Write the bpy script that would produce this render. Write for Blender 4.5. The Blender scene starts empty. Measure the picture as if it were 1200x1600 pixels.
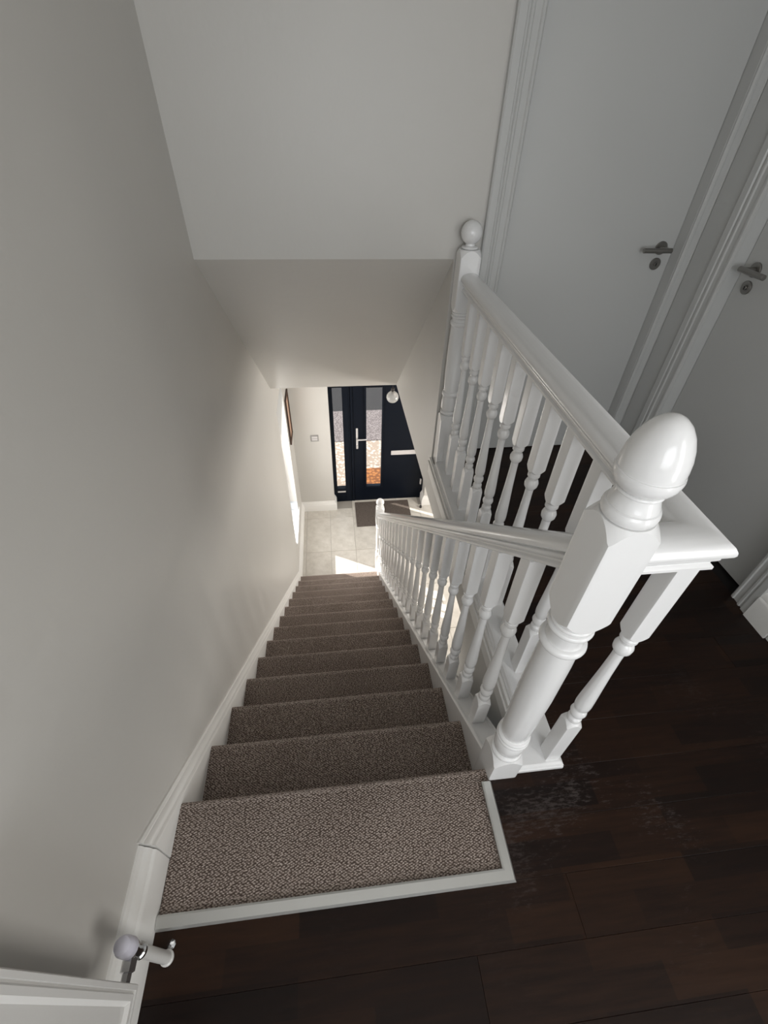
import bpy, bmesh, math, random
from mathutils import Vector, Matrix
random.seed(7)
S = bpy.context.scene
COL = S.collection

# ------------------------------------------------------------------ camera
CR = ((0.99383141, -0.10858033, 0.02257078),
      (0.05590542, 0.66627498, 0.74360758),
      (0.0957795, 0.73775874, -0.66823523))      # rows: camera right, up, forward
cam_d = bpy.data.cameras.new('camera')
cam = bpy.data.objects.new('camera', cam_d); COL.objects.link(cam)
right, up, fwd = (Vector(r) for r in CR)
m = Matrix((right, up, -fwd)).transposed().to_4x4()
m.translation = Vector((0.48117, -0.44446, 1.43755))
cam.matrix_world = m
cam_d.sensor_fit = 'VERTICAL'; cam_d.sensor_height = 24.0
cam_d.lens = 702.96 / 1600.0 * 24.0
cam_d.clip_start = 0.02; cam_d.clip_end = 200
S.camera = cam

# ------------------------------------------------------------------ light
W = bpy.data.worlds.new('world'); S.world = W; W.use_nodes = True
bg = W.node_tree.nodes['Background']
bg.inputs[0].default_value = (0.80, 0.90, 1.0, 1); bg.inputs[1].default_value = 1.6

def lamp(name, kind, loc, direction, energy, color, **kw):
    d = bpy.data.lights.new(name, kind); d.energy = energy; d.color = color
    for k, v in kw.items(): setattr(d, k, v)
    o = bpy.data.objects.new(name, d); COL.objects.link(o)
    o.location = loc
    o.rotation_euler = Vector(direction).to_track_quat('-Z', 'Y').to_euler()
    return o
SUN_EL = math.radians(45.3)
lamp('sun', 'SUN', (-3, 6, 6), (0.882*math.cos(SUN_EL), -0.471*math.cos(SUN_EL), -math.sin(SUN_EL)), 9.0, (1.0, 0.95, 0.87), angle=0.009)
# daylight through the landing window behind the camera
lamp('landing_window_daylight', 'AREA', (0.80, -2.28, 1.45), (0.10, 1, -0.16), 24.5, (0.96, 0.98, 1.0), shape='RECTANGLE', size=1.3, size_y=1.1)
# added fill light and doorway, unseen on the right, to lift the left wall
lamp('landing_side_fill', 'AREA', (2.12, -1.45, 1.1), (-1, 0.15, 0), 21.0, (1.0, 0.97, 0.93), shape='RECTANGLE', size=0.76, size_y=1.8)
# daylight through the narrow hall window
lamp('hall_window_daylight', 'AREA', (-0.165, 3.44, -1.38), (1, -0.1, -0.15), 20.0, (1.0, 0.95, 0.89), shape='RECTANGLE', size=0.5, size_y=1.5)
# added fill light for the hall at an extra window, out of frame
lamp('hall_side_fill', 'AREA', (3.13, 2.6, -1.2), (-1, 0, -0.1), 68.0, (1.0, 0.94, 0.87), shape='RECTANGLE', size=1.3, size_y=1.0)
vs = S.view_settings
vs.view_transform = 'Standard'; vs.look = 'None'; vs.gamma = 1.0; vs.exposure = 0.0; vs.use_curve_mapping = False

# ------------------------------------------------------------------ helpers
def tag(o, label=None, cat=None, group=None, kind=None):
    if label: o['label'] = label
    if cat: o['category'] = cat
    if group: o['group'] = group
    if kind: o['kind'] = kind
    return o
def empty(name, loc=(0, 0, 0), label=None, cat=None, group=None, kind=None):
    o = bpy.data.objects.new(name, None); COL.objects.link(o); o.location = loc
    o.empty_display_size = 0.05
    return tag(o, label, cat, group, kind)
def new_mesh(name, verts, faces, mat, smooth=None):
    me = bpy.data.meshes.new(name); me.from_pydata([tuple(v) for v in verts], [], faces)
    bm = bmesh.new(); bm.from_mesh(me)
    bmesh.ops.remove_doubles(bm, verts=bm.verts, dist=1e-6)
    bmesh.ops.recalc_face_normals(bm, faces=bm.faces); bm.to_mesh(me); bm.free()
    if mat: me.materials.append(mat)
    if smooth is not None:
        for p in me.polygons: p.use_smooth = True
        me.set_sharp_from_angle(angle=math.radians(smooth))
    return me
def obj(name, me, parent=None):
    o = bpy.data.objects.new(name, me); COL.objects.link(o)
    if parent:
        o.parent = parent
        bpy.context.view_layer.update() if False else None
        o.matrix_parent_inverse = Matrix.Translation(-Vector(parent.location)) if parent.type == 'EMPTY' else Matrix.Identity(4)
    return o
class MB:
    def __init__(s): s.v = []; s.f = []
    def add(s, v, f):
        n = len(s.v); s.v += [tuple(p) for p in v]; s.f += [tuple(i + n for i in q) for q in f]; return s
    def box(s, x0, x1, y0, y1, z0, z1, b=0.0):
        if b <= 0:
            v = [(x, y, z) for x in (x0, x1) for y in (y0, y1) for z in (z0, z1)]
            return s.add(v, [(0, 1, 3, 2), (4, 6, 7, 5), (0, 4, 5, 1), (2, 3, 7, 6), (0, 2, 6, 4), (1, 5, 7, 3)])
        bm = bmesh.new(); bmesh.ops.create_cube(bm, size=1)
        for q in bm.verts:
            q.co = Vector(((x0+x1)/2 + q.co.x*(x1-x0), (y0+y1)/2 + q.co.y*(y1-y0), (z0+z1)/2 + q.co.z*(z1-z0)))
        bmesh.ops.bevel(bm, geom=bm.edges[:], offset=b, segments=1, affect='EDGES')
        bm.verts.ensure_lookup_table(); bm.verts.index_update()
        s.add([q.co.copy() for q in bm.verts], [[q.index for q in f.verts] for f in bm.faces]); bm.free(); return s
    def loft(s, rings, cap=True, closed=True):
        n = len(rings[0]); v = [p for r in rings for p in r]; f = []
        for i in range(len(rings)-1):
            for j in range(n if closed else n-1):
                k = (j+1) % n
                f.append((i*n+j, i*n+k, (i+1)*n+k, (i+1)*n+j))
        if cap: f.append(tuple(range(n))[::-1]); f.append(tuple((len(rings)-1)*n+j for j in range(n)))
        return s.add(v, f)
    def lathe(s, prof, c, axis='z', n=24):
        rings = []
        for (h, r) in prof:
            ring = []
            for k in range(n):
                a = 2*math.pi*k/n; p, q = max(r, 1e-4)*math.cos(a), max(r, 1e-4)*math.sin(a)
                ring.append({'z': (c[0]+p, c[1]+q, c[2]+h), 'x': (c[0]+h, c[1]+p, c[2]+q), 'y': (c[0]+p, c[1]+h, c[2]+q)}[axis])
            rings.append(ring)
        return s.loft(rings)
    def build(s, name, mat, parent=None, smooth=None):
        return obj(name, new_mesh(name, s.v, s.f, mat, smooth), parent)
def box(name, mat, parent, *a, **k): return MB().box(*a, **k).build(name, mat, parent)
def prism(poly, axis, a, b):
    """extrude a 2-D polygon: axis x -> poly is (y, z), axis y -> (x, z), axis z -> (x, y)"""
    def P(p, t): return {'x': (t, p[0], p[1]), 'y': (p[0], t, p[1]), 'z': (p[0], p[1], t)}[axis]
    return MB().loft([[P(p, a) for p in poly], [P(p, b) for p in poly]])
def sweep(profile, path):
    """closed profile (u sideways, v up) swept along a path with plumb mitred joints; u is to the right of travel"""
    rings = []
    for i, p in enumerate(path):
        p = Vector(p)
        d0 = (p - Vector(path[i-1])) if i else None
        d1 = (Vector(path[i+1]) - p) if i < len(path)-1 else None
        def nrm(d): return Vector((d.y, -d.x, 0)).normalized()
        if d0 is None: n = nrm(d1)
        elif d1 is None: n = nrm(d0)
        else:
            a, b = nrm(d0), nrm(d1); n = (a+b).normalized(); n = n / max(0.2, n.dot(a))
        rings.append([(p.x + n.x*u, p.y + n.y*u, p.z + v) for u, v in profile])
    return MB().loft(rings)

QA = [0, 12, 24, 34, 41, 45, 49, 56, 66, 78]
ANG = [math.radians(q*90 + a) for q in range(4) for a in QA]
def post(spec, cx, cy, cz=0.0):
    """turned post: rows are (z, R, half[, drop]); half is the half side of a square section or None; drop lowers
    the corners of the ring in proportion to how far they stand out, which cuts the arcs of a turned shoulder"""
    rings = []
    for row in spec:
        z, R, h = row[:3]; drop = row[3] if len(row) > 3 else 0.0
        ring = []
        for a in ANG:
            r = R
            if h:
                c, s_ = abs(math.cos(a)), abs(math.sin(a)); r = min(R, h/max(c, s_))
            ring.append((cx + r*math.cos(a), cy + r*math.sin(a), cz + z - (drop*(r-h)/(0.375*h) if h else 0)))
        rings.append(ring)
    return MB().loft(rings)
def tongue(z0, z1, h, up_, n=5):
    """square block of half side h from z0 to z1 with turned shoulders at the bottom and/or the top"""
    t = h*0.62; out = []
    if 'b' in up_: out += [(z0, h*0.985, None), (z0+0.0004, h*1.375, h, -t), (z0+0.0005, h*1.375, h, -t)]
    else: out.append((z0, h*1.375, h))
    if 't' in up_: out += [(z1-0.0005, h*1.375, h, t), (z1-0.0004, h*1.375, h, t), (z1, h*0.985, None)]
    else: out.append((z1, h*1.375, h))
    return out
def bead(z, r0, r1, w, n=9):
    """half round from radius r0 bulging to r1, w high"""
    return [(z + w*0.5*(1-math.cos(math.pi*i/(n-1))), r0 + (r1-r0)*math.sin(math.pi*i/(n-1)), None) for i in range(n)]

# ------------------------------------------------------------------ materials
def mat(name, col, rough=0.5, metal=0.0, spec=0.5, coat=0.0):
    M = bpy.data.materials.new(name); M.use_nodes = True
    b = M.node_tree.nodes['Principled BSDF']
    b.inputs['Base Color'].default_value = (*col, 1); b.inputs['Roughness'].default_value = rough
    b.inputs['Metallic'].default_value = metal; b.inputs['Specular IOR Level'].default_value = spec
    b.inputs['Coat Weight'].default_value = coat
    return M
def N(M, t, **k):
    n = M.node_tree.nodes.new(t)
    for a, v in k.items():
        if a in n.inputs: n.inputs[a].default_value = v
        else: setattr(n, a, v)
    return n
def Lk(M, a, b): M.node_tree.links.new(a, b)
def bsdf(M): return M.node_tree.nodes['Principled BSDF']
def coords(M, kind='Object', scale=(1, 1, 1), rot=(0, 0, 0)):
    tc = N(M, 'ShaderNodeTexCoord'); mp = N(M, 'ShaderNodeMapping'); mp.inputs['Scale'].default_value = scale
    mp.inputs['Rotation'].default_value = rot
    Lk(M, tc.outputs[kind], mp.inputs['Vector']); return mp.outputs['Vector']
def ramp(M, fac, stops):
    r = N(M, 'ShaderNodeValToRGB'); e = r.color_ramp.elements
    while len(e) < len(stops): e.new(0.5)
    for i, (p, c) in enumerate(stops): e[i].position = p; e[i].color = (*c, 1)
    Lk(M, fac, r.inputs['Fac']); return r.outputs['Color']
def bump(M, h, strength, dist):
    b = N(M, 'ShaderNodeBump'); b.inputs['Strength'].default_value = strength; b.inputs['Distance'].default_value = dist
    Lk(M, h, b.inputs['Height']); Lk(M, b.outputs['Normal'], bsdf(M).inputs['Normal'])
def noise(M, vec, scale, detail=3, rough=0.5):
    n = N(M, 'ShaderNodeTexNoise'); n.inputs['Scale'].default_value = scale; n.inputs['Detail'].default_value = detail
    n.inputs['Roughness'].default_value = rough; Lk(M, vec, n.inputs['Vector']); return n.outputs['Fac']
def math_(M, op, a, b):
    n = N(M, 'ShaderNodeMath', operation=op)
    for i, q in enumerate((a, b)):
        if isinstance(q, (int, float)): n.inputs[i].default_value = q
        else: Lk(M, q, n.inputs[i])
    return n.outputs[0]

def paint(name, col, rough, bstr=0.15, bscale=60, sc=0.004):
    M = mat(name, col, rough); v = coords(M)
    big = noise(M, v, 1.3, 2)
    c = ramp(M, big, [(0.3, tuple(x*0.97 for x in col)), (0.7, tuple(min(1, x*1.02) for x in col))])
    Lk(M, c, bsdf(M).inputs['Base Color'])
    bump(M, noise(M, v, bscale, 4), bstr, sc)
    return M
M_wall = paint('cream_wall_paint', (0.575, 0.56, 0.53), 0.42, 0.25, 22, 0.004)
M_white = paint('white_gloss_wood', (0.82, 0.82, 0.82), 0.17, 0.12, 90, 0.0015)
M_skirt = paint('white_gloss_skirting', (0.80, 0.79, 0.765), 0.28, 0.12, 90, 0.0015)
M_door = paint('white_satin_door', (0.56, 0.565, 0.555), 0.35, 0.08, 40, 0.002)
M_ceil = paint('ceiling_paint', (0.75, 0.74, 0.72), 0.8)
M_upvc = mat('white_window_plastic', (0.85, 0.86, 0.88), 0.3)
M_steel = mat('brushed_steel', (0.30, 0.29, 0.275), 0.34, 1.0)
M_chrome = mat('chrome', (0.75, 0.76, 0.78), 0.12, 1.0)
M_alu = mat('satin_aluminium', (0.60, 0.60, 0.58), 0.38, 0.75)
M_silver = mat('pale_silver_plate', (0.70, 0.68, 0.68), 0.35, 0.3)
M_switch = mat('grey_silver_switch', (0.36, 0.355, 0.345), 0.4, 0.3)
M_dark = mat('dark_hole', (0.012, 0.012, 0.012), 0.6)
M_black = mat('black_composite_door', (0.0035, 0.006, 0.012), 0.42, 0, 0.16)
v = coords(M_black, scale=(60, 60, 3)); bump(M_black, noise(M_black, v, 3, 3), 0.15, 0.001)
M_valve = mat('lilac_white_plastic', (0.66, 0.65, 0.74), 0.35)
M_rad = paint('radiator_enamel', (0.60, 0.59, 0.57), 0.3, 0.05)
M_rubber = mat('dark_rubber', (0.02, 0.016, 0.014), 0.6)

def glass(name, rough=0.0, col=(1, 1, 1)):
    M = bpy.data.materials.new(name); M.use_nodes = True; nt = M.node_tree
    nt.nodes.clear()
    o = nt.nodes.new('ShaderNodeOutputMaterial'); mx = nt.nodes.new('ShaderNodeMixShader')
    t = nt.nodes.new('ShaderNodeBsdfTransparent'); t.inputs[0].default_value = (*[c*0.94 for c in col], 1)
    g = nt.nodes.new('ShaderNodeBsdfGlossy'); g.inputs['Roughness'].default_value = 0.03
    fr = nt.nodes.new('ShaderNodeFresnel'); fr.inputs[0].default_value = 1.45
    gm = nt.nodes.new('ShaderNodeNewGeometry'); om = nt.nodes.new('ShaderNodeMath'); om.operation = 'SUBTRACT'; om.inputs[0].default_value = 1.0; nt.links.new(gm.outputs['Backfacing'], om.inputs[1]); mu = nt.nodes.new('ShaderNodeMath'); mu.operation = 'MULTIPLY'; nt.links.new(fr.outputs[0], mu.inputs[0]); nt.links.new(om.outputs[0], mu.inputs[1]); nt.links.new(mu.outputs[0], mx.inputs[0]); nt.links.new(t.outputs[0], mx.inputs[1]); nt.links.new(g.outputs[0], mx.inputs[2])
    nt.links.new(mx.outputs[0], o.inputs[0]); return M
M_glass = glass('clear_pane')
M_globe = mat('lamp_glass', (0.80, 0.80, 0.78), 0.05, 0, 0.8)
bsdf(M_globe).inputs['Transmission Weight'].default_value = 0.6; bsdf(M_globe).inputs['IOR'].default_value = 1.5

# carpet: diagonal twill loops
M_carpet = mat('brown_loop_carpet', (0.25, 0.2, 0.17), 0.95, 0, 0.1)
v = coords(M_carpet)
nz = N(M_carpet, 'ShaderNodeTexNoise', noise_dimensions='3D'); nz.inputs['Scale'].default_value = 60; Lk(M_carpet, v, nz.inputs['Vector'])
vm = N(M_carpet, 'ShaderNodeVectorMath', operation='MULTIPLY_ADD'); Lk(M_carpet, nz.outputs['Color'], vm.inputs[0]); vm.inputs[1].default_value = (0.003, 0.003, 0.003); Lk(M_carpet, v, vm.inputs[2])
mp = N(M_carpet, 'ShaderNodeMapping'); mp.inputs['Rotation'].default_value = (0, 0, math.radians(-38)); mp.inputs['Scale'].default_value = (128, 225, 180); sx = N(M_carpet, 'ShaderNodeSeparateXYZ'); Lk(M_carpet, vm.outputs[0], sx.inputs[0]); cb = N(M_carpet, 'ShaderNodeCombineXYZ'); Lk(M_carpet, sx.outputs[0], cb.inputs[0]); Lk(M_carpet, math_(M_carpet, 'SUBTRACT', sx.outputs[1], sx.outputs[2]), cb.inputs[1]); Lk(M_carpet, cb.outputs[0], mp.inputs['Vector'])
vo = N(M_carpet, 'ShaderNodeTexVoronoi', feature='F1'); vo.inputs['Scale'].default_value = 1.0; vo.inputs['Randomness'].default_value = 0.45; Lk(M_carpet, mp.outputs['Vector'], vo.inputs['Vector']); vo.voronoi_dimensions = '2D'
big = noise(M_carpet, v, 5, 3); fine = noise(M_carpet, v, 230, 2)
fac = math_(M_carpet, 'ADD', math_(M_carpet, 'MULTIPLY', vo.outputs['Distance'], -0.95), math_(M_carpet, 'ADD', math_(M_carpet, 'MULTIPLY', fine, 0.85), math_(M_carpet, 'MULTIPLY', big, 0.13)))
# paler band along each nosing: light on the rounded edges put into the colour
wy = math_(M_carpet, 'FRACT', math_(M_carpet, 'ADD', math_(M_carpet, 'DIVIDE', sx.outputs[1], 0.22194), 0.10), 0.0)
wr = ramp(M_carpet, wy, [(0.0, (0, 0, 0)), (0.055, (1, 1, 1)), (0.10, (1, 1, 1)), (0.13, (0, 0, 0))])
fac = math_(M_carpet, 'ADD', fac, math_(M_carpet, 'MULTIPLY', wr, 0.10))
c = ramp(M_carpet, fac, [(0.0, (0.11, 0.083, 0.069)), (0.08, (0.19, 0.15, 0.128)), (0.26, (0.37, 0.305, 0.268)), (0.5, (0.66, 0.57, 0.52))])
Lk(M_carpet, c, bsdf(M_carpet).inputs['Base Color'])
bump(M_carpet, fac, 0.9, 0.004)

# dark laminate planks
def plank_mat():
    M = mat('dark_walnut_laminate', (0.02, 0.011, 0.008), 0.4)
    v = coords(M, 'Object', (1, 1, 1))
    oi = N(M, 'ShaderNodeObjectInfo')
    addv = N(M, 'ShaderNodeVectorMath', operation='MULTIPLY_ADD'); cx = N(M, 'ShaderNodeCombineXYZ'); Lk(M, oi.outputs['Random'], cx.inputs[0]); Lk(M, oi.outputs['Random'], cx.inputs[1])
    Lk(M, cx.outputs[0], addv.inputs[0]); addv.inputs[1].default_value = (9, 13, 0); Lk(M, v, addv.inputs[2])
    st = N(M, 'ShaderNodeMapping'); st.inputs['Scale'].default_value = (2.2, 26, 8); Lk(M, addv.outputs[0], st.inputs['Vector'])
    g = noise(M, st.outputs[0], 3, 5, 0.6)
    br = N(M, 'ShaderNodeTexBrick'); br.inputs['Scale'].default_value = 1; br.inputs['Brick Width'].default_value = 0.33; br.inputs['Row Height'].default_value = 0.0625
    br.inputs['Mortar Size'].default_value = 0.0; br.inputs['Color1'].default_value = (0, 0, 0, 1); br.inputs['Color2'].default_value = (1, 1, 1, 1); br.inputs['Bias'].default_value = 0.0
    Lk(M, v, br.inputs['Vector'])
    f = math_(M, 'ADD', math_(M, 'MULTIPLY', g, 0.55), math_(M, 'ADD', math_(M, 'MULTIPLY', br.outputs['Color'], 0.33), math_(M, 'MULTIPLY', oi.outputs['Random'], 0.18)))
    c = ramp(M, f, [(0.15, (0.0035, 0.0022, 0.0020)), (0.45, (0.0105, 0.0046, 0.0030)), (0.75, (0.025, 0.0105, 0.0050)), (0.95, (0.038, 0.016, 0.007))])
    # pale scuffs worn into the lacquer
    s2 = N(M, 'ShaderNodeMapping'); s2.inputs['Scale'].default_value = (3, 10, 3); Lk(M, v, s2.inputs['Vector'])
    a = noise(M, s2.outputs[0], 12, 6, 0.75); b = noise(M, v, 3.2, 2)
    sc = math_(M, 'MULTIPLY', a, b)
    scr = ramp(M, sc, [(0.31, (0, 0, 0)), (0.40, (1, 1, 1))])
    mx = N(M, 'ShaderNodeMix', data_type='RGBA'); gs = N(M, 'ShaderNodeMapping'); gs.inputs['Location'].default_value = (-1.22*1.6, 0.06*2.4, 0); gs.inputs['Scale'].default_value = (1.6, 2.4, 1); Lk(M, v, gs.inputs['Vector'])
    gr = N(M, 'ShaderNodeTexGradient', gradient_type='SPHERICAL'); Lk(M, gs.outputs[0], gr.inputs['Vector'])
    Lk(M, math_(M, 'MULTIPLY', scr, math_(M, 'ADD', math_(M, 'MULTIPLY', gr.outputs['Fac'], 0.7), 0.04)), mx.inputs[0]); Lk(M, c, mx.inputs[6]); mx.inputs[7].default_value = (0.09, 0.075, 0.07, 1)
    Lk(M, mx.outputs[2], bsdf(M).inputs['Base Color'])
    rr = N(M, 'ShaderNodeMapRange'); Lk(M, g, rr.inputs[0]); rr.inputs[3].default_value = 0.30; rr.inputs[4].default_value = 0.5
    Lk(M, rr.outputs[0], bsdf(M).inputs['Roughness']); bump(M, g, 0.12, 0.001); bsdf(M).inputs['Specular IOR Level'].default_value = 0.22
    return M
M_plank = plank_mat()
M_sub = mat('dark_joint', (0.004, 0.003, 0.003), 0.8)

M_tile = mat('beige_stone_tile', (0.6, 0.57, 0.52), 0.35)
v = coords(M_tile); oi = N(M_tile, 'ShaderNodeObjectInfo')
f = math_(M_tile, 'ADD', noise(M_tile, v, 9, 6, 0.65), math_(M_tile, 'MULTIPLY', oi.outputs['Random'], 0.16))
Lk(M_tile, ramp(M_tile, f, [(0.3, (0.47, 0.44, 0.395)), (0.52, (0.57, 0.54, 0.49)), (0.8, (0.68, 0.65, 0.60))]), bsdf(M_tile).inputs['Base Color'])
M_grout = mat('grey_grout', (0.33, 0.31, 0.28), 0.8)

M_mat = mat('brown_ribbed_mat', (0.1, 0.08, 0.07), 0.95, 0, 0.1)
v = coords(M_mat, scale=(18, 90, 20)); f = noise(M_mat, v, 2, 5, 0.7)
Lk(M_mat, ramp(M_mat, f, [(0.3, (0.055, 0.043, 0.038)), (0.55, (0.12, 0.10, 0.088)), (0.8, (0.24, 0.205, 0.18))]), bsdf(M_mat).inputs['Base Color']); bump(M_mat, f, 0.6, 0.004)

def speck(name, a, b, scale, rough=0.9):
    M = mat(name, a, rough); v = coords(M)
    vo = N(M, 'ShaderNodeTexVoronoi'); vo.inputs['Scale'].default_value = scale; Lk(M, v, vo.inputs['Vector'])
    Lk(M, ramp(M, math_(M, 'ADD', vo.outputs['Distance'], math_(M, 'MULTIPLY', noise(M, v, scale*0.7, 3), 0.6)), [(0.3, a), (0.62, a), (0.85, b)]), bsdf(M).inputs['Base Color']); return M
M_gravel = speck('pinkish_gravel', (0.235, 0.205, 0.20), (0.12, 0.10, 0.10), 38)
M_paving = speck('cream_speckled_paving', (0.50, 0.45, 0.39), (0.30, 0.235, 0.185), 22)
M_coir = speck('orange_coir', (0.34, 0.13, 0.035), (0.16, 0.055, 0.015), 20)
M_tarmac = speck('grey_tarmac', (0.030, 0.029, 0.031), (0.016, 0.015, 0.016), 60)

# ------------------------------------------------------------------ dimensions
RI, GO, NS = 0.19, 0.22194, 14           # rise, going, number of risers
HZ = -RI*NS                               # hall floor
XL = -0.03                                # left wall face
YF = 1.575                                # landing far wall face
XR = 2.045                                # landing right wall face
YE = 4.20                                 # hall end wall face
YD = 4.36                                 # front door face
CZ = -0.27                                # hall ceiling
def xr(y): return 0.870 - 0.006*max(0, y) # right edge of the stair carpet
def xc(y): return 0.903 - 0.006*y         # centre line of the stair balustrade

# ------------------------------------------------------------------ structure: walls
w = MB()
T = 0.16
w.box(XL-T, XL, -2.5, 3.15, HZ-0.3, 2.5); w.box(XL-T, XL, 3.73, 4.6, HZ-0.3, 2.5)
w.box(XL-T, XL, 3.15, 3.73, HZ-0.3, -2.224); w.box(XL-T, XL, 3.15, 3.73, -0.572, 2.5)
w.build('wall_left', M_wall)['kind'] = 'structure'

w = MB()                                   # landing far wall with the doorway of door_1, and the wall above the soffit
w.box(XL, 1.205, YF, YF+0.12, 0.983, 2.42); w.box(1.0, 1.205, YF, YF+0.12, -0.022, 0.983)
w.box(1.205, 1.99, YF, YF+0.12, 2.0, 2.42); w.box(1.99, 2.5, YF, YF+0.12, 0, 2.42)
w.build('wall_far', M_wall)['kind'] = 'structure'
w = MB()
w.box(XR, XR+0.12, -2.5, -1.85, 0, 2.42); w.box(XR, XR+0.12, -1.05, 0.525, 0, 2.42); w.box(XR, XR+0.12, -1.85, -1.05, 2.0, 2.42); w.box(XR, XR+0.12, 1.338, YF, 0, 2.42); w.box(XR, XR+0.12, 0.525, 1.338, 2.0, 2.42)
w.build('wall_right', M_wall)['kind'] = 'structure'
w = MB()                                   # rear wall with the landing window
w.box(XL, 0.13, -2.5, -2.34, 0, 2.42); w.box(1.47, XR, -2.5, -2.34, 0, 2.42)
w.box(0.13, 1.47, -2.5, -2.34, 0, 0.88); w.box(0.13, 1.47, -2.5, -2.34, 2.02, 2.42)
w.build('wall_rear', M_wall)['kind'] = 'structure'
prism([(YF, 0.983), (3.012, CZ-0.005), (3.012, 0.2), (YF+0.121, 1.3), (YF+0.121, 0.984)], 'x', XL, 1.0).build('ceiling', M_wall)['kind'] = 'structure'
w = MB().box(1.0, 1.1, YF+0.12, 3.012, -0.022, 2.42); w.build('wall_stair', M_wall)['kind'] = 'structure'
w = MB().box(1.0, 1.1, -0.1, 0.645, HZ, CZ); w.build('wall_understairs', M_wall)['kind'] = 'structure'
w = MB()                                   # hall end wall with the front door opening
w.box(XL, 0.41, YE, 4.6, HZ, CZ); w.box(1.63, 3.2, YE, 4.6, HZ, CZ); w.box(0.41, 1.63, YE, 4.6, -0.55, CZ)
w.box(XL, 3.2, 4.4, 4.6, CZ, 2.5); w.box(XL, 3.3, 4.4, 4.6, HZ-0.3, HZ-0.02)
w.build('wall_front', M_wall)['kind'] = 'structure'
w = MB()
w.box(3.2, 3.36, -2.5, 1.9, HZ, 2.5); w.box(3.2, 3.36, 3.3, 4.6, HZ, 2.5); w.box(3.2, 3.36, 1.9, 3.3, HZ, -1.75); w.box(3.2, 3.36, 1.9, 3.3, -0.65, 2.5)
w.build('wall_side', M_wall)['kind'] = 'structure'
box('wall_hall_rear', M_wall, None, 0.95, 3.2, -0.22, -0.1, HZ, CZ)['kind'] = 'structure'
w = MB()                                   # floor build-up over the hall; its left face is the landing fascia
w.box(1.0, 3.2, 0.0, 4.4, CZ, -0.022); w.box(XL, 3.2, -2.5, -0.045, CZ, -0.022); w.box(XL, 1.0, 3.012, 4.4, CZ, -0.022)
w.build('ceiling', M_wall)['kind'] = 'structure'
box('ceiling', M_ceil, None, XL-T, 3.36, -2.5, 4.6, 2.42, 2.55)['kind'] = 'structure'
for nm, a in (('window_2', (0.13, 1.47, -2.42, -2.37, 0.88, 2.02, 'y')), ('fill_window', (1.9, 3.3, 3.26, 3.31, -1.75, -0.65, 'x'))):  # second window is an added, unseen opening for the hall fill light
    e = empty(nm, (0, 0, 0), kind='structure')
    if a[6] == 'y':
        x0, x1, y0, y1, z0, z1 = a[:6]
        fr = MB(); fr.box(x0, x0+.06, y0, y1, z0, z1); fr.box(x1-.06, x1, y0, y1, z0, z1); fr.box(x0+.06, x1-.06, y0, y1, z0, z0+.06); fr.box(x0+.06, x1-.06, y0, y1, z1-.06, z1); fr.box((x0+x1)/2-.03, (x0+x1)/2+.03, y0, y1, z0+.06, z1-.06)
        fr.build('window_frame', M_upvc, e)
        box('pane', M_glass, e, x0+.06, (x0+x1)/2-.03, y0+.02, y0+.026, z0+.06, z1-.06); box('pane', M_glass, e, (x0+x1)/2+.03, x1-.06, y0+.02, y0+.026, z0+.06, z1-.06)
    else:
        y0, y1, x0, x1, z0, z1 = a[:6]
        fr = MB(); fr.box(x0, x1, y0, y0+.06, z0, z1); fr.box(x0, x1, y1-.06, y1, z0, z1); fr.box(x0, x1, y0+.06, y1-.06, z0, z0+.06); fr.box(x0, x1, y0+.06, y1-.06, z1-.06, z1)
        fr.build('window_frame', M_upvc, e); box('pane', M_glass, e, x0+.02, x0+.026, y0+.06, y1-.06, z0+.06, z1-.06)

# hall window in the left wall
win = empty('window_1', (-0.15, 3.44, -2.2), kind='structure')
fr = MB(); x0, x1 = -0.185, -0.135
fr.box(x0, x1, 3.15, 3.20, -2.2, -.572); fr.box(x0, x1, 3.64, 3.73, -2.2, -.572); fr.box(x0, x1, 3.20, 3.66, -2.2, -2.14); fr.box(x0, x1, 3.20, 3.66, -.632, -.572)
fr.build('window_frame', M_upvc, win)
box('pane', M_glass, win, -0.163, -0.157, 3.20, 3.66, -2.14, -.632)
ws = MB().box(-0.135, -0.012, 3.125, 3.755, -2.222, -2.2, b=0.004)
ws.build('window_sill', M_upvc, win)
box('sill_upstand', mat('pale_grey_tile', (0.62, 0.66, 0.70), 0.3), win, -0.135, -0.028, 3.70, 3.73, -2.2, -2.09)

# ------------------------------------------------------------------ landing floor of planks
fl = box('floor', M_sub, None, 1.022, 2.5, 0.0, 1.67, -0.0215, -0.009); fl['kind'] = 'structure'
def planks(parent, x0, x1, y0, y1, width, off):
    n = max(1, round((y1-y0)/width)); wd = (y1-y0)/n
    for i in range(n):
        ya, yb = y0+i*wd, y0+(i+1)*wd
        x = x0 - random.uniform(0.1, 1.1)
        while x < x1:
            xa, xb = max(x, x0), min(x+1.28, x1)
            if xb-xa > 0.01:
                o = obj('plank', new_mesh('plank', *_bx(xa+.0002, xb-.0002, ya+.0002, yb-.0002, -0.0095, random.uniform(-0.0001, 0.0001)), M_plank), parent)
            x += 1.28
def _bx(*a):
    q = MB().box(*a, b=0.0006); return q.v, q.f
planks(fl, 1.02, 2.045, -0.02, YF, 0.125, 0)
planks(fl, 0.862, 2.045, -0.262, -0.02, 0.125, 0)
planks(fl, XL, 2.045, -2.34, -0.262, 0.125, 0)
planks(fl, 1.99-0.785, 1.99, YF, 1.70, 0.125, 0)
o = MB().box(XL, 2.5, -2.5, -0.262, -0.022, -0.009); o.box(0.862, 2.5, -0.262, 0.0, -0.022, -0.009)
obj('underlay', new_mesh('underlay', o.v, o.f, M_sub), fl)

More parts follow.
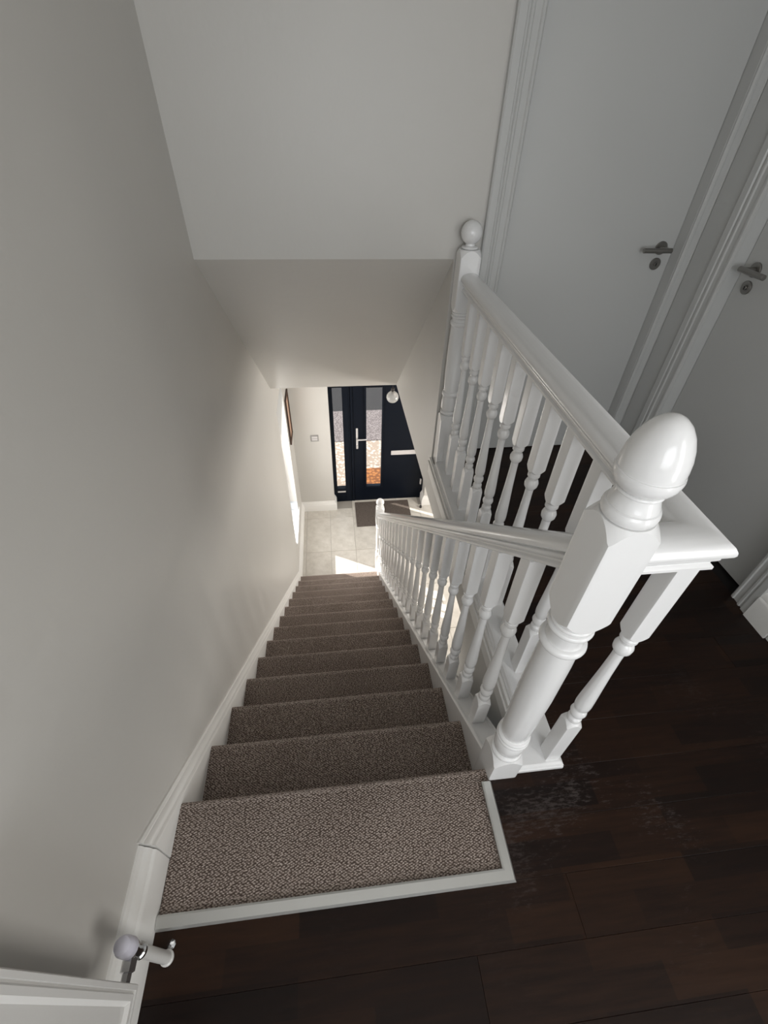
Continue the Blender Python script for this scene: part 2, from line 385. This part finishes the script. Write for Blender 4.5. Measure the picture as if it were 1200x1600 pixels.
# hall floor tiles
hf = box('floor', M_grout, None, XL-0.1, 3.3, -0.3, 4.42, HZ-0.12, HZ-0.004); hf['kind'] = 'structure'
full = None
for i in range(-1, 11):
    for j in range(-6, 2):
        xa, xb = 0.035+0.305*i, 0.035+0.305*(i+1); ya, yb = 3.41+0.61*j, 3.41+0.61*(j+1)
        xa, xb, ya, yb = max(xa, XL), min(xb, 3.2), max(ya, -0.1), min(yb, 4.37)
        if xb-xa < 0.02 or yb-ya < 0.02: continue
        if xb < 0.95 and yb < 2.75: continue
        if ya < YE and yb > YE and (xa < 0.41 or xb > 1.63): yb = YE
        if ya >= YE: continue
        if abs(xb-xa-0.305) < 1e-4 and abs(yb-ya-0.61) < 1e-4:
            if full is None:
                q = MB().box(0.0015, 0.3035, 0.0015, 0.6085, -0.01, 0, b=0.001); full = new_mesh('tile', q.v, q.f, M_tile)
            o = bpy.data.objects.new('tile', full); COL.objects.link(o); o.parent = hf; o.location = (xa, ya, HZ)
        else:
            q = MB().box(0.0015, xb-xa-0.0015, 0.0015, yb-ya-0.0015, -0.01, 0, b=0.001)
            o = bpy.data.objects.new('tile', new_mesh('tile', q.v, q.f, M_tile)); COL.objects.link(o); o.parent = hf; o.location = (xa, ya, HZ)
for i in range(0, 5):
    pass
q = MB().box(0.41, 0.643, 4.2, 4.37, HZ-0.01, HZ, b=0.001)

# ------------------------------------------------------------------ skirting
SK = [(0, 0), (0.028, 0), (0.028, 0.100), (0.026, 0.106), (0.021, 0.110), (0.021, 0.114), (0.018, 0.124), (0.013, 0.131), (0.009, 0.134), (0.009, 0.139), (0.005, 0.148), (0, 0.150)]
def skirting(name, path, flip=1):
    p = [(u*flip, v_) for u, v_ in SK]
    o = sweep(p, path).build(name, M_skirt, None, smooth=35); o['kind'] = 'structure'; return o
skirting('baseboard_left', [(XL, -2.34, 0), (XL, -0.128, 0)])
skirting('baseboard_hall', [(XL, 2.965, HZ), (XL, YE, HZ), (0.41, YE, HZ), (0.41, 4.33, HZ)])
skirting('baseboard_front', [(1.63, 4.33, HZ), (1.63, YE, HZ), (3.2, YE, HZ)])
skirting('baseboard_right', [(XR, 0.432, 0), (XR, 0.325, 0)])
# wall string: the same moulding running down the stair, with the flat board filling down behind the treads
TAN = RI/GO
def stz(y): return 0.055 - TAN*y
lo = 0.10
rings = []
for y in (-0.125, 2.975):
    zt = stz(y)
    prof = [(-0.34 if y > 0 else -0.24, 0), (-0.34 if y > 0 else -0.24, 0.030)] + [(dz, u) for u, dz in ((0.030, -0.045), (0.028, -0.040), (0.023, -0.036), (0.023, -0.031), (0.019, -0.022), (0.014, -0.016), (0.010, -0.013), (0.010, -0.008), (0.005, -0.001), (0, 0.0))]
    rings.append([(XL+u, y, zt+dz) for dz, u in prof])
SCLIP = HZ

# ------------------------------------------------------------------ staircase
st = empty('staircase', (0.42, 0, HZ), 'straight carpeted staircase with white strings running down to the hall', 'staircase')
ws_ = MB().loft(rings).build('wall_string', M_skirt, st, smooth=35)
def step_profile(k):
    """carpet section in (y, z) for step k: tread back to nosing, round the nose, down the riser"""
    yn, z = k*GO, -k*RI; r = 0.014
    yb = yn - GO - 0.0 if k else -0.240
    pts = [(yb, z)]
    for i in range(7):
        a = math.pi/2 - math.pi*i/6
        pts.append((yn - r + r*math.cos(a), z - r + r*math.sin(a)))
    rb = yn - 0.018
    pts += [(rb, z-2*r-0.003), (rb, z-RI)]
    inner = [(rb-0.02, z-RI), (rb-0.02, z-0.03), (yb, z-0.012)]
    return pts + inner
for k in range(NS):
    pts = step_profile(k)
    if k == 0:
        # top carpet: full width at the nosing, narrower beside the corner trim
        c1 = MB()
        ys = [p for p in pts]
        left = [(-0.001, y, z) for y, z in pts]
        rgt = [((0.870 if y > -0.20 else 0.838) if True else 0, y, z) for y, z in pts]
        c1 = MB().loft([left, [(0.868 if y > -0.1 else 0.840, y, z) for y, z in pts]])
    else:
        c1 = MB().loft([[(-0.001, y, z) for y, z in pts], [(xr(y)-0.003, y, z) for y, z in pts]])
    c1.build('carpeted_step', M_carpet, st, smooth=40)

# outer string with moulded capping
def outer(y): return xc(y)
sr = []
prof_s = [(-0.036, -0.30), (-0.036, -0.012), (-0.040, -0.008), (-0.040, -0.002), (-0.036, 0.004), (-0.030, 0.004), (-0.027, -0.003), (0.030, -0.003), (0.034, 0.004), (0.040, 0.004), (0.042, -0.004), (0.038, -0.012), (0.036, -0.30)]
for y in (0.045, 3.02):
    z = 0.05 - TAN*y
    sr.append([(xc(y)+u, y, z+v_) for u, v_ in prof_s])
MB().loft(sr).build('outer_string', M_white, st, smooth=30)
# board closing the space below the outer string down to the floor
poly = [(0.045, -0.27), (2.60, max(HZ, -0.27-TAN*2.55)), (2.60, HZ), (0.045, HZ)]
MB().loft([[(xc(p[0])-0.010, p[0], p[1]) for p in poly], [(xc(p[0])+0.012, p[0], p[1]) for p in poly]]).build('spandrel_panel', M_wall, st)
# metal edging around the top carpet
ed = MB()
E0 = [(-0.0145, 0.0005), (-0.0145, 0.012), (-0.010, 0.0135), (0.010, 0.0105), (0.0145, 0.003), (0.0145, 0.0005)]
prof = [(u, v_) for u, v_ in E0]
eo = sweep(prof, [(-0.001, -0.2525, 0), (0.8525, -0.2525, 0), (0.8525, -0.040, 0)])
tag(eo.build('carpet_edging', M_alu, None, smooth=20), 'satin silver metal edging strip around the top carpeted step', 'edging strip')

# ------------------------------------------------------------------ newel posts
def newel(name, cx, cy, cz, spec, final, label, mat_=M_white, fname='acorn_finial'):
    e = empty(name, (cx, cy, cz), label, 'newel post', 'white turned newel posts')
    post(spec, cx, cy, cz).build('turned_post', mat_, e, smooth=27)
    post(final, cx, cy, cz).build(fname, mat_, e, smooth=32)
    return e
h = 0.0415
sp = tongue(-0.30, 0.118, h, 't') + [(0.119, 0.036, None)] + bead(0.121, 0.036, 0.0425, 0.016) + [(0.139, 0.034, None), (0.147, 0.0385, None), (0.17, 0.041, None), (0.195, 0.040, None), (0.203, 0.036, None)] \
    + bead(0.205, 0.037, 0.0435, 0.014) + bead(0.220, 0.038, 0.0425, 0.011) + [(0.233, 0.034, None), (0.245, 0.036, None), (0.32, 0.0385, None), (0.45, 0.0405, None), (0.60, 0.0390, None), (0.655, 0.0370, None)] \
    + bead(0.657, 0.037, 0.0465, 0.022) + [(0.683, 0.037, None), (0.700, 0.0355, None), (0.712, 0.038, None)] + bead(0.714, 0.038, 0.044, 0.014) + bead(0.730, 0.036, 0.0415, 0.012) + tongue(0.744, 1.000, h, 'bt')
fin = bead(1.000, 0.036, 0.0415, 0.022, 7) + [(1.0225, 0.0365, None), (1.024, 0.0365, None)] + [(1.027, 0.0355, None), (1.036, 0.0325, None), (1.044, 0.031, None)] + bead(1.045, 0.031, 0.034, 0.006) \
    + [(1.053, 0.034, None), (1.060, 0.0405, None), (1.069, 0.0450, None), (1.078, 0.0462, None), (1.083, 0.0452, None), (1.0835, 0.0436, None), (1.093, 0.0438, None), (1.108, 0.0420, None), (1.124, 0.0378, None), (1.139, 0.0315, None), (1.151, 0.0235, None), (1.159, 0.0145, None), (1.163, 0.006, None), (1.1635, 0.0005, None)]
newel('newel_post', 0.9025, 0.006, 0, sp, fin, 'large white newel post with egg-shaped finial at the top of the stairs')
def ball_final(z, r, h):
    o = [(z, h*0.5, None)] + bead(z, h*0.62, h*0.80, 0.010) + [(z+0.012, h*0.46, None), (z+0.019, h*0.44, None)]
    zc = z+0.014+r
    for i in range(13):
        a = -math.pi/2*0.72 + (math.pi/2*1.72)*i/12
        o.append((zc + r*math.sin(a), max(0.0006, r*math.cos(a)), None))
    return o
sp2 = tongue(-0.02, 0.30, h, 't') + [(0.302, 0.033, None)] + bead(0.304, 0.033, 0.040, 0.016) + [(0.322, 0.035, None), (0.335, 0.040, None), (0.37, 0.0395, None), (0.395, 0.036, None)] + bead(0.398, 0.036, 0.0425, 0.026) \
    + [(0.43, 0.036, None), (0.52, 0.0395, None), (0.66, 0.039, None), (0.73, 0.037, None)] + bead(0.735, 0.037, 0.043, 0.020) + [(0.758, 0.036, None), (0.765, 0.036, None)] + bead(0.768, 0.037, 0.042, 0.012) + bead(0.782, 0.037, 0.0415, 0.010) + tongue(0.794, 1.030, h, 'bt')
newel('newel_post', 1.0475, 1.529, 0, sp2, ball_final(1.03, 0.0415, h), 'white newel post with ball top against the far landing wall', fname='ball_finial')
h3 = 0.042
sp3 = tongue(0.0, 0.31, h3, 't') + [(0.312, 0.033, None)] + bead(0.314, 0.033, 0.041, 0.014) + [(0.33, 0.035, None), (0.35, 0.039, None)] + bead(0.37, 0.036, 0.041, 0.02) + [(0.40, 0.036, None), (0.55, 0.039, None), (0.68, 0.036, None)] + bead(0.70, 0.036, 0.042, 0.02) + [(0.73, 0.034, None)] + bead(0.74, 0.034, 0.041, 0.014) + tongue(0.76, 1.005, h3, 'bt')
newel('newel_post', 0.893, 3.062, HZ, sp3, ball_final(1.005, 0.042, h3), 'white newel post with ball top at the foot of the stairs', fname='ball_finial')

# ------------------------------------------------------------------ balustrades
RAIL = [(-0.026, 0), (0.026, 0), (0.028, 0.002), (0.028, 0.008), (0.026, 0.010), (0.0225, 0.013), (0.0225, 0.018), (0.027, 0.021), (0.029, 0.025), (0.029, 0.029), (0.027, 0.0325), (0.0245, 0.034), (0.0245, 0.037), (0.034, 0.0375), (0.038, 0.040), (0.0395, 0.045), (0.0385, 0.051), (0.034, 0.058), (0.026, 0.064), (0.015, 0.068), (0.006, 0.069)]
RAIL = RAIL + [(-u, v_) for u, v_ in RAIL[::-1] if v_ > 0]
def baluster(cx, cy, z0, z1, blk_b, blk_t, slope=0.0):
    """square foot from z0 to blk_b, turned vase, square head from blk_t up to z1"""
    b = 0.0205; L = blk_t-blk_b
    s = tongue(z0, blk_b, b, 't', 4)
    def q(f, r): return (blk_b + L*f, r, None)
    s += [q(0.01, 0.0135)] + [q(0.018, 0.017), q(0.035, 0.0185), q(0.055, 0.0175), q(0.068, 0.0135), q(0.082, 0.0135), q(0.098, 0.0180), q(0.125, 0.0205), q(0.15, 0.0185), q(0.162, 0.0150), q(0.175, 0.0150),
          q(0.195, 0.0190), q(0.235, 0.0200), q(0.30, 0.0192), q(0.45, 0.0165), q(0.62, 0.0137), q(0.78, 0.0120), q(0.835, 0.0122), q(0.845, 0.0150), q(0.865, 0.0195), q(0.895, 0.0205), q(0.918, 0.0175), q(0.93, 0.0140), q(0.942, 0.0145), q(0.960, 0.0185), q(0.978, 0.0182), q(0.99, 0.0145)]
    s += tongue(blk_t, z1, b, 'b', 4)
    mb = post(s, cx, cy, 0)
    if slope:
        n = len(ANG)
        for idx in range(len(mb.v)):
            x, y, z = mb.v[idx]
            if z >= z1-1e-6 or z <= z0+1e-6: mb.v[idx] = (x, y, z - slope*(y-cy))
    return mb
# landing guard
XG = 1.055
lb = empty('landing_balustrade', (XG, 0.75, 0), 'white balustrade along the landing edge, its handrail turning the corner to the near newel', 'balustrade')
sweep(RAIL, [(XG, 1.489, 0.883), (XG, 0.008, 0.883), (0.944, 0.008, 0.883)]).build('handrail', M_white, lb, smooth=28)
for k in range(11):
    y = 0.010 + 0.138*k
    baluster(XG, y, 0.030, 0.885, 0.258, 0.655).build('baluster', M_white, lb, smooth=27)
BR = [(-0.058, 0), (0.034, 0), (0.034, 0.012), (0.030, 0.016), (0.033, 0.020), (0.030, 0.027), (0.024, 0.030), (-0.046, 0.030), (-0.052, 0.027), (-0.055, 0.020), (-0.052, 0.016), (-0.058, 0.012)]
br = sweep([(-u, v_) for u, v_ in BR], [(XG, 1.487, 0), (XG, 0.008, 0), (0.945, 0.008, 0)])
br.build('base_rail', M_white, lb, smooth=25)
# trim board on the face of the landing edge
tb = MB().box(0.988, 1.0, 0.03, YF, -0.10, 0.0); tb.box(0.980, 0.989, 0.03, YF, -0.030, -0.018, b=0.003)
tb.build('trim_1', M_skirt)['kind'] = 'structure'
# stair balustrade
sb = empty('stair_balustrade', (0.9, 1.5, -1.3), 'white balustrade sloping down the open side of the stairs', 'balustrade')
RS = 0.878
def rz(y): return 0.868 - RS*y
HR = [(u, v_*1.22) for u, v_ in RAIL]
y0, y1 = 0.0480, 3.018
sweep(HR, [(xc(y0), y0, rz(y0)), (xc(y1), y1, rz(y1))]).build('handrail', M_white, sb, smooth=32)
for k in range(20):
    y = 0.186 + 0.1423*k
    if y > 2.97: break
    zf = 0.047 - TAN*y
    bt = zf + 0.155; ut = rz(y) - 0.228
    b_ = baluster(xc(y), y, zf-0.02, rz(y)+0.01, bt, ut, 0)
    b_.build('baluster', M_white, sb, smooth=27)
for k in range(19):
    y = 0.186 + 0.1423*k + 0.1423/2
    if y > 2.94: break
    zf = 0.047 - TAN*y
    rr = [[(xc(y)+u, yy, 0.047-TAN*yy+v_) for u, v_ in ((-0.020, -0.004), (0.020, -0.004), (0.020, 0.005), (-0.020, 0.005))] for yy in (y-0.0508, y+0.0508)]
    MB().loft(rr).build('infill_strip', M_white, sb)

# ------------------------------------------------------------------ internal doors and architraves
# architrave profile: (distance from inner edge, thickness)
AP = [(0, 0), (0, 0.008), (0.006, 0.013), (0.014, 0.014), (0.018, 0.010), (0.040, 0.012), (0.044, 0.017), (0.052, 0.018), (0.056, 0.013), (0.062, 0.014), (0.066, 0.020), (0.092, 0.022), (0.098, 0.018), (0.098, 0)]
def architrave(name, axis, face, legs, z1=2.0, wmax=0.098):
    mb = MB()
    for inner, sgn, wd in legs:
        pr = [(min(d, wd), t) for d, t in AP]
        if axis == 'y': ring = lambda z: [(inner+sgn*d, face-t, z) for d, t in pr]
        else: ring = lambda z: [(face-t, inner+sgn*d, z) for d, t in pr]
        mb.loft([ring(0.0), ring(z1+0.098)])
    a, b = sorted((legs[0][0], legs[1][0]))
    if axis == 'y': mb.loft([[(x, face-t, z1+d) for d, t in AP] for x in (a, b)])
    else: mb.loft([[(face-t, x, z1+d) for d, t in AP] for x in (a, b)])
    o = mb.build(name, M_door, None, smooth=25); o['kind'] = 'structure'; return o
architrave('trim_2', 'y', YF, [(1.205, -1, 0.098), (1.99, 1, 0.054)])
architrave('trim_3', 'x', XR, [(0.525, -1, 0.094), (1.338, 1, 0.098)])
def lever(parent, P0, n, along, extra=0.0):
    """handle on face point P0, n = outward normal, along = lever direction"""
    P0, n, along = Vector(P0), Vector(n), Vector(along)
    hd = MB()
    def cyl(mb, a, b, r, k=20, bev=0.001):
        a, b = Vector(a), Vector(b); d = (b-a).normalized(); u = d.orthogonal().normalized(); w_ = d.cross(u)
        L = (b-a).length
        rings = [[a + d*t + (u*math.cos(2*math.pi*i/k) + w_*math.sin(2*math.pi*i/k))*rr for i in range(k)] for t, rr in ((0, r-bev), (bev, r), (L-bev, r), (L, r-bev))]
        mb.loft(rings)
    r_ = MB(); cyl(r_, P0, P0+n*0.008, 0.026, 28); r_.build('rose', M_steel, parent, smooth=30)
    cyl(hd, P0+n*0.008, P0+n*0.052, 0.010); c0 = P0+n*0.054; cyl(hd, c0-along*0.018, c0+along*0.108, 0.0098)
    hd.build('lever', M_steel, parent, smooth=30)
    ke = MB(); kc = P0 - Vector((0, 0, 0.062)); cyl(ke, kc, kc+n*0.007, 0.024, 24); ke.build('escutcheon', M_steel, parent, smooth=30)
    kk = MB(); cyl(kk, kc+n*0.007, kc+n*0.012, 0.009, 16); kk.build('lock_cylinder', M_steel, parent, smooth=30)
    kd = MB(); sd = n.cross(Vector((0, 0, 1)))
    c1 = kc + n*0.0122
    vs_ = [c1 + sd*a + Vector((0, 0, b)) + n*t for t in (0, 0.001) for a, b in ((-.0018, -.007), (.0018, -.007), (.0018, .005), (-.0018, .005))]
    kd.add(vs_, [(0, 1, 2, 3), (7, 6, 5, 4), (0, 4, 5, 1), (1, 5, 6, 2), (2, 6, 7, 3), (3, 7, 4, 0)]); kd.build('keyhole', M_dark, parent)
box('trim_6', M_door, None, XR-0.013, XR, 1.437, 1.5545, 0, 2.098, b=0.002)['kind'] = 'structure'
d1 = empty('door_1', (1.6, 1.64, 0), kind='structure')
box('door_leaf', M_door, d1, 1.2075, 1.9875, 1.632, 1.672, 0.004, 1.997, b=0.0015)
lining = MB().box(1.205, 1.2065, YF, 1.70, 0, 2.0); lining.box(1.9885, 1.9905, YF, 1.70, 0, 2.0); lining.build('lining', M_door, d1)
lever(d1, (1.927, 1.632, 1.012), (0, -1, 0), (-1, 0, 0))
d2 = empty('door_2', (2.1, 0.93, 0), kind='structure')
box('door_leaf', M_door, d2, 2.098, 2.138, 0.5275, 1.3355, 0.004, 1.997, b=0.0015)
lining = MB().box(XR, XR+0.1, 0.524, 0.526, 0, 2.0); lining.box(XR, XR+0.1, 1.337, 1.339, 0, 2.0); lining.build('lining', M_door, d2)
lever(d2, (2.098, 1.272, 1.012), (-1, 0, 0), (0, -1, 0))
box('wall_door_backing', M_wall, None, 2.14, 2.18, 0.4, 1.45, 0, 2.05)['kind'] = 'structure'
box('wall_door_backing', M_wall, None, 1.15, 2.05, 1.675, 1.70, 0, 2.05)['kind'] = 'structure'
# next door's architrave just at the frame edge
o = MB().box(XR-0.022, XR, 0.22, 0.323, 0, 2.1, b=0.003).build('trim_4', M_door); o['kind'] = 'structure'

# ------------------------------------------------------------------ front door
fd = empty('door_3', (1.0, YD, HZ), kind='structure')
DT = -0.56
f = MB()
f.box(0.41, 0.457, YD-0.01, YD+0.06, HZ, DT, b=.002); f.box(0.57, 0.640, YD-0.01, YD+0.06, HZ, DT, b=.002); f.box(1.60, 1.63, YD-0.01, YD+0.06, HZ, DT, b=.002)
f.box(0.457, 0.57, YD-0.01, YD+0.06, HZ, -2.435, b=.002); f.box(0.457, 0.57, YD-0.01, YD+0.06, -0.955, DT, b=.002); f.box(0.64, 1.60, YD-0.01, YD+0.06, DT-0.03, DT)
f.build('door_frame', M_black, fd)
f = MB().box(0.640, 0.655, YD-0.014, YD+0.05, HZ, DT, b=.002); f.box(0.655, 0.696, YD+0.01, YD+0.05, HZ, DT); f.box(0.662, 0.690, YD-0.014, YD+0.05, HZ, DT, b=.003); f.build('mullion_moulding', M_black, fd)
f = MB()
f.box(0.694, 0.853, YD, YD+0.045, HZ+.006, DT-.03); f.box(1.046, 1.598, YD, YD+0.045, HZ+.006, DT-.03); f.box(0.853, 1.046, YD, YD+0.045, HZ+.006, -2.415); f.box(0.853, 1.046, YD, YD+0.045, -0.965, DT-.03)
f.build('door_leaf', M_black, fd)
f = MB()
for a in ((0.828, 0.853, -2.44, -0.94), (1.046, 1.071, -2.44, -0.94)): f.box(a[0], a[1], YD-0.014, YD, a[2], a[3], b=.005)
f.box(0.853, 1.046, YD-0.014, YD, -2.44, -2.415, b=.005); f.box(0.853, 1.046, YD-0.014, YD, -0.965, -0.94, b=.005)
f.build('glazing_bead', M_black, fd)
box('pane', M_glass, fd, 0.853, 1.046, YD+0.018, YD+0.024, -2.415, -0.965)
box('pane', M_glass, fd, 0.457, 0.57, YD+0.018, YD+0.024, -2.435, -0.955)
tag(box('sill_strip', M_silver, fd, 0.459, 0.568, YD-0.016, YD-0.006, -2.497, -2.474, b=.002), 'pale strip below the side pane')
f = MB().box(0.723, 0.749, YD-0.010, YD, -1.80, -1.50, b=.004); hp = f.build('handle_plate', M_silver, fd)
f = MB().lathe([(0, .009), (-.04, .009)], (0.737, YD-0.010, -1.640), 'y', 14)
f.lathe([(-0.006, .006), (0, .010), (0.115, .008), (0.122, .004)], (0.737, YD-0.052, -1.640), 'x', 14); f.build('lever', M_silver, fd, smooth=40)
MB().lathe([(0, .010), (-.006, .010), (-.007, .007)], (0.736, YD-0.010, -1.755), 'y', 16).build('lock_cylinder', M_chrome, fd, smooth=40)
tag(MB().box(1.172, 1.50, YD-0.012, YD, -1.917, -1.852, b=.004).build('letter_plate', M_silver, fd), 'pale silver letter plate')
f = MB().lathe([(0, .009), (0.09, .009)], (1.600, YD-0.012, -2.42), 'z', 12); f.box(1.588, 1.622, YD-0.008, YD, -2.42, -2.33); f.build('hinge', M_silver, fd, smooth=40)
box('threshold', M_black, fd, 0.41, 1.63, YD-0.006, YD+0.10, HZ-0.01, HZ+0.012)

# ------------------------------------------------------------------ things in the hall
q = MB().box(0.685, 1.425, 3.815, 4.305, HZ, HZ+0.010, b=0.004)
tag(q.build('door_mat', M_mat), 'dark brown-grey ribbed mat on the tiles inside the front door', 'door mat')
sw = empty('light_switch', (0.221, YE, -1.517), 'small silver light switch on the cream wall left of the front door', 'light switch')
box('switch_plate', M_switch, sw, 0.174, 0.268, YE-0.008, YE, -1.560, -1.474, b=.002)
box('rocker', M_silver, sw, 0.187, 0.255, YE-0.013, YE-0.008, -1.545, -1.519, b=.0015); box('rocker', M_silver, sw, 0.187, 0.255, YE-0.013, YE-0.008, -1.515, -1.489, b=.0015)
pf = empty('picture_frame', (XL, 3.96, -1.1), 'narrow brown framed picture on the left wall beyond the hall window', 'picture')
M_bwood = mat('dark_brown_wood', (0.05, 0.024, 0.014), 0.5)
M_peach = mat('peach_canvas', (0.55, 0.36, 0.26), 0.7)
f = MB(); ya, yb, za, zb = 3.83, 4.10, -1.36, -0.82
f.box(XL, XL+0.018, ya, ya+.022, za, zb, b=.003); f.box(XL, XL+0.018, yb-.022, yb, za, zb, b=.003); f.box(XL, XL+0.018, ya+.022, yb-.022, za, za+.022, b=.003); f.box(XL, XL+0.018, ya+.022, yb-.022, zb-.022, zb, b=.003)
f.build('frame', M_bwood, pf); box('picture', M_peach, pf, XL, XL+0.006, ya+.022, yb-.022, za+.022, zb-.022)
# pendant
PX, PY, PZ = 1.085, 3.80, -0.80
pl = empty('pendant_light', (PX, PY, CZ), 'round faceted glass pendant hanging in front of the black front door', 'pendant light')
bm = bmesh.new(); bmesh.ops.create_icosphere(bm, subdivisions=3, radius=0.064)
for q_ in bm.verts: q_.co += Vector((PX, PY, PZ))
me = bpy.data.meshes.new('glass_globe'); bm.to_mesh(me); bm.free(); me.materials.append(M_globe); obj('glass_globe', me, pl)
MB().lathe([(0.0, .004), (0.012, .012), (0.018, .020), (0.045, .018), (0.05, .004)], (PX, PY, PZ+0.055), 'z', 16).build('lamp_holder', M_rubber, pl, smooth=40)
MB().lathe([(0, .0025), (CZ-0.02-(PZ+0.10), .0025)], (PX, PY, PZ+0.10), 'z', 8).build('cord', M_rubber, pl)
MB().lathe([(0, .035), (0.015, .045), (0.021, .045)], (PX, PY, CZ-0.021), 'z', 20).build('ceiling_rose', M_upvc, pl, smooth=40)
tag(MB().lathe([(0, .014), (0.004, .016), (0.03, .016), (0.038, .011), (0.04, .003)], (1.581, 4.129, HZ), 'z', 16).build('door_stop', M_rubber, None, smooth=40), 'small dark round door stop on the hall tiles by the front door', 'door stop')

# ------------------------------------------------------------------ outside the front door
GZ = -2.78
og = box('ground', M_tarmac, None, -14, 16, 4.62, 40, GZ-0.2, GZ-0.02); og['kind'] = 'structure'
tag(box('gravel', M_gravel, None, -6, 8, 6.06, 7.08, GZ-0.03, GZ-0.005), 'pinkish gravel strip beyond the paving, through the front door glass', 'gravel', kind='stuff')
pv = empty('paving', (1, 5.3, GZ), kind='structure')
for i in range(-3, 6):
    for j in range(2):
        box('paving_slab', M_paving, pv, i*0.7+0.002, i*0.7+0.698, 4.62+j*0.71, 4.62+(j+1)*0.71-0.006, GZ-0.03, GZ)
tag(box('outdoor_mat', M_coir, None, 0.72, 1.5, 4.66, 5.24, GZ, GZ+0.014), 'orange mat outside, at the bottom of the door glass', 'door mat')

# ------------------------------------------------------------------ radiator
rd = empty('radiator', (0.02, -0.9, 0.24), 'white panel radiator at the bottom left corner of the landing wall', 'radiator')
XF = 0.070
YA, YB, ZA, ZB = -1.45, -0.364, 0.245, 0.72
def rect(i, x): return [(x, YB-i, ZA+i), (x, YB-i, ZB-i), (x, YA+i, ZB-i), (x, YA+i, ZA+i)]
p = MB().loft([rect(0.004, XL+0.045), rect(0, XL+0.05), rect(0, XF-0.004), rect(0.002, XF), rect(0.0085, XF), rect(0.0095, XF-0.004), rect(0.0115, XF-0.004), rect(0.014, XF-0.0005), rect(0.022, XF-0.0008), rect(0.028, XF-0.007), rect(0.034, XF-0.007)])
p.build('panel', M_rad, rd, smooth=30)
f = MB().box(XL+0.0, XL+0.045, YA+0.15, YA+0.19, ZA+0.05, ZB-0.05); f.build('bracket', M_rad, rd); MB().box(XL, XL+0.045, YB-0.25, YB-0.21, ZA+0.05, ZB-0.05).build('bracket', M_rad, rd)
vx, vy = 0.036, -0.313
MB().lathe([(0, .0150), (0.004, .0150), (0.006, .0118), (0.178, .0118)], (vx, vy, 0.0), 'z', 20).build('pipe_sleeve', M_rad, rd, smooth=40)
f = MB().lathe([(0, .0135), (0.002, .0145), (0.012, .0145), (0.014, .012), (0.05, .012), (0.052, .0155), (0.060, .0155)], (vx, vy, 0.178), 'z', 6*3); f.lathe([(0, .009), (-0.012, .009), (-0.014, .0135), (-0.032, .0135), (-0.034, .009), (-0.050, .009)], (vx, vy, 0.258-0.035), 'y', 6)
f.build('valve_body', M_chrome, rd)
MB().lathe([(0, .0155), (0.004, .0175), (0.030, .0170), (0.042, .0140), (0.046, .008), (0.047, .001)], (vx, vy, 0.238), 'z', 24).build('valve_cap', M_valve, rd, smooth=40)
MB().lathe([(0, .0005), (0.001, .010), (0.012, .001)], (vx+0.004, vy+0.022, 0.0), 'z', 8).build('pipe_clip', M_chrome, rd)
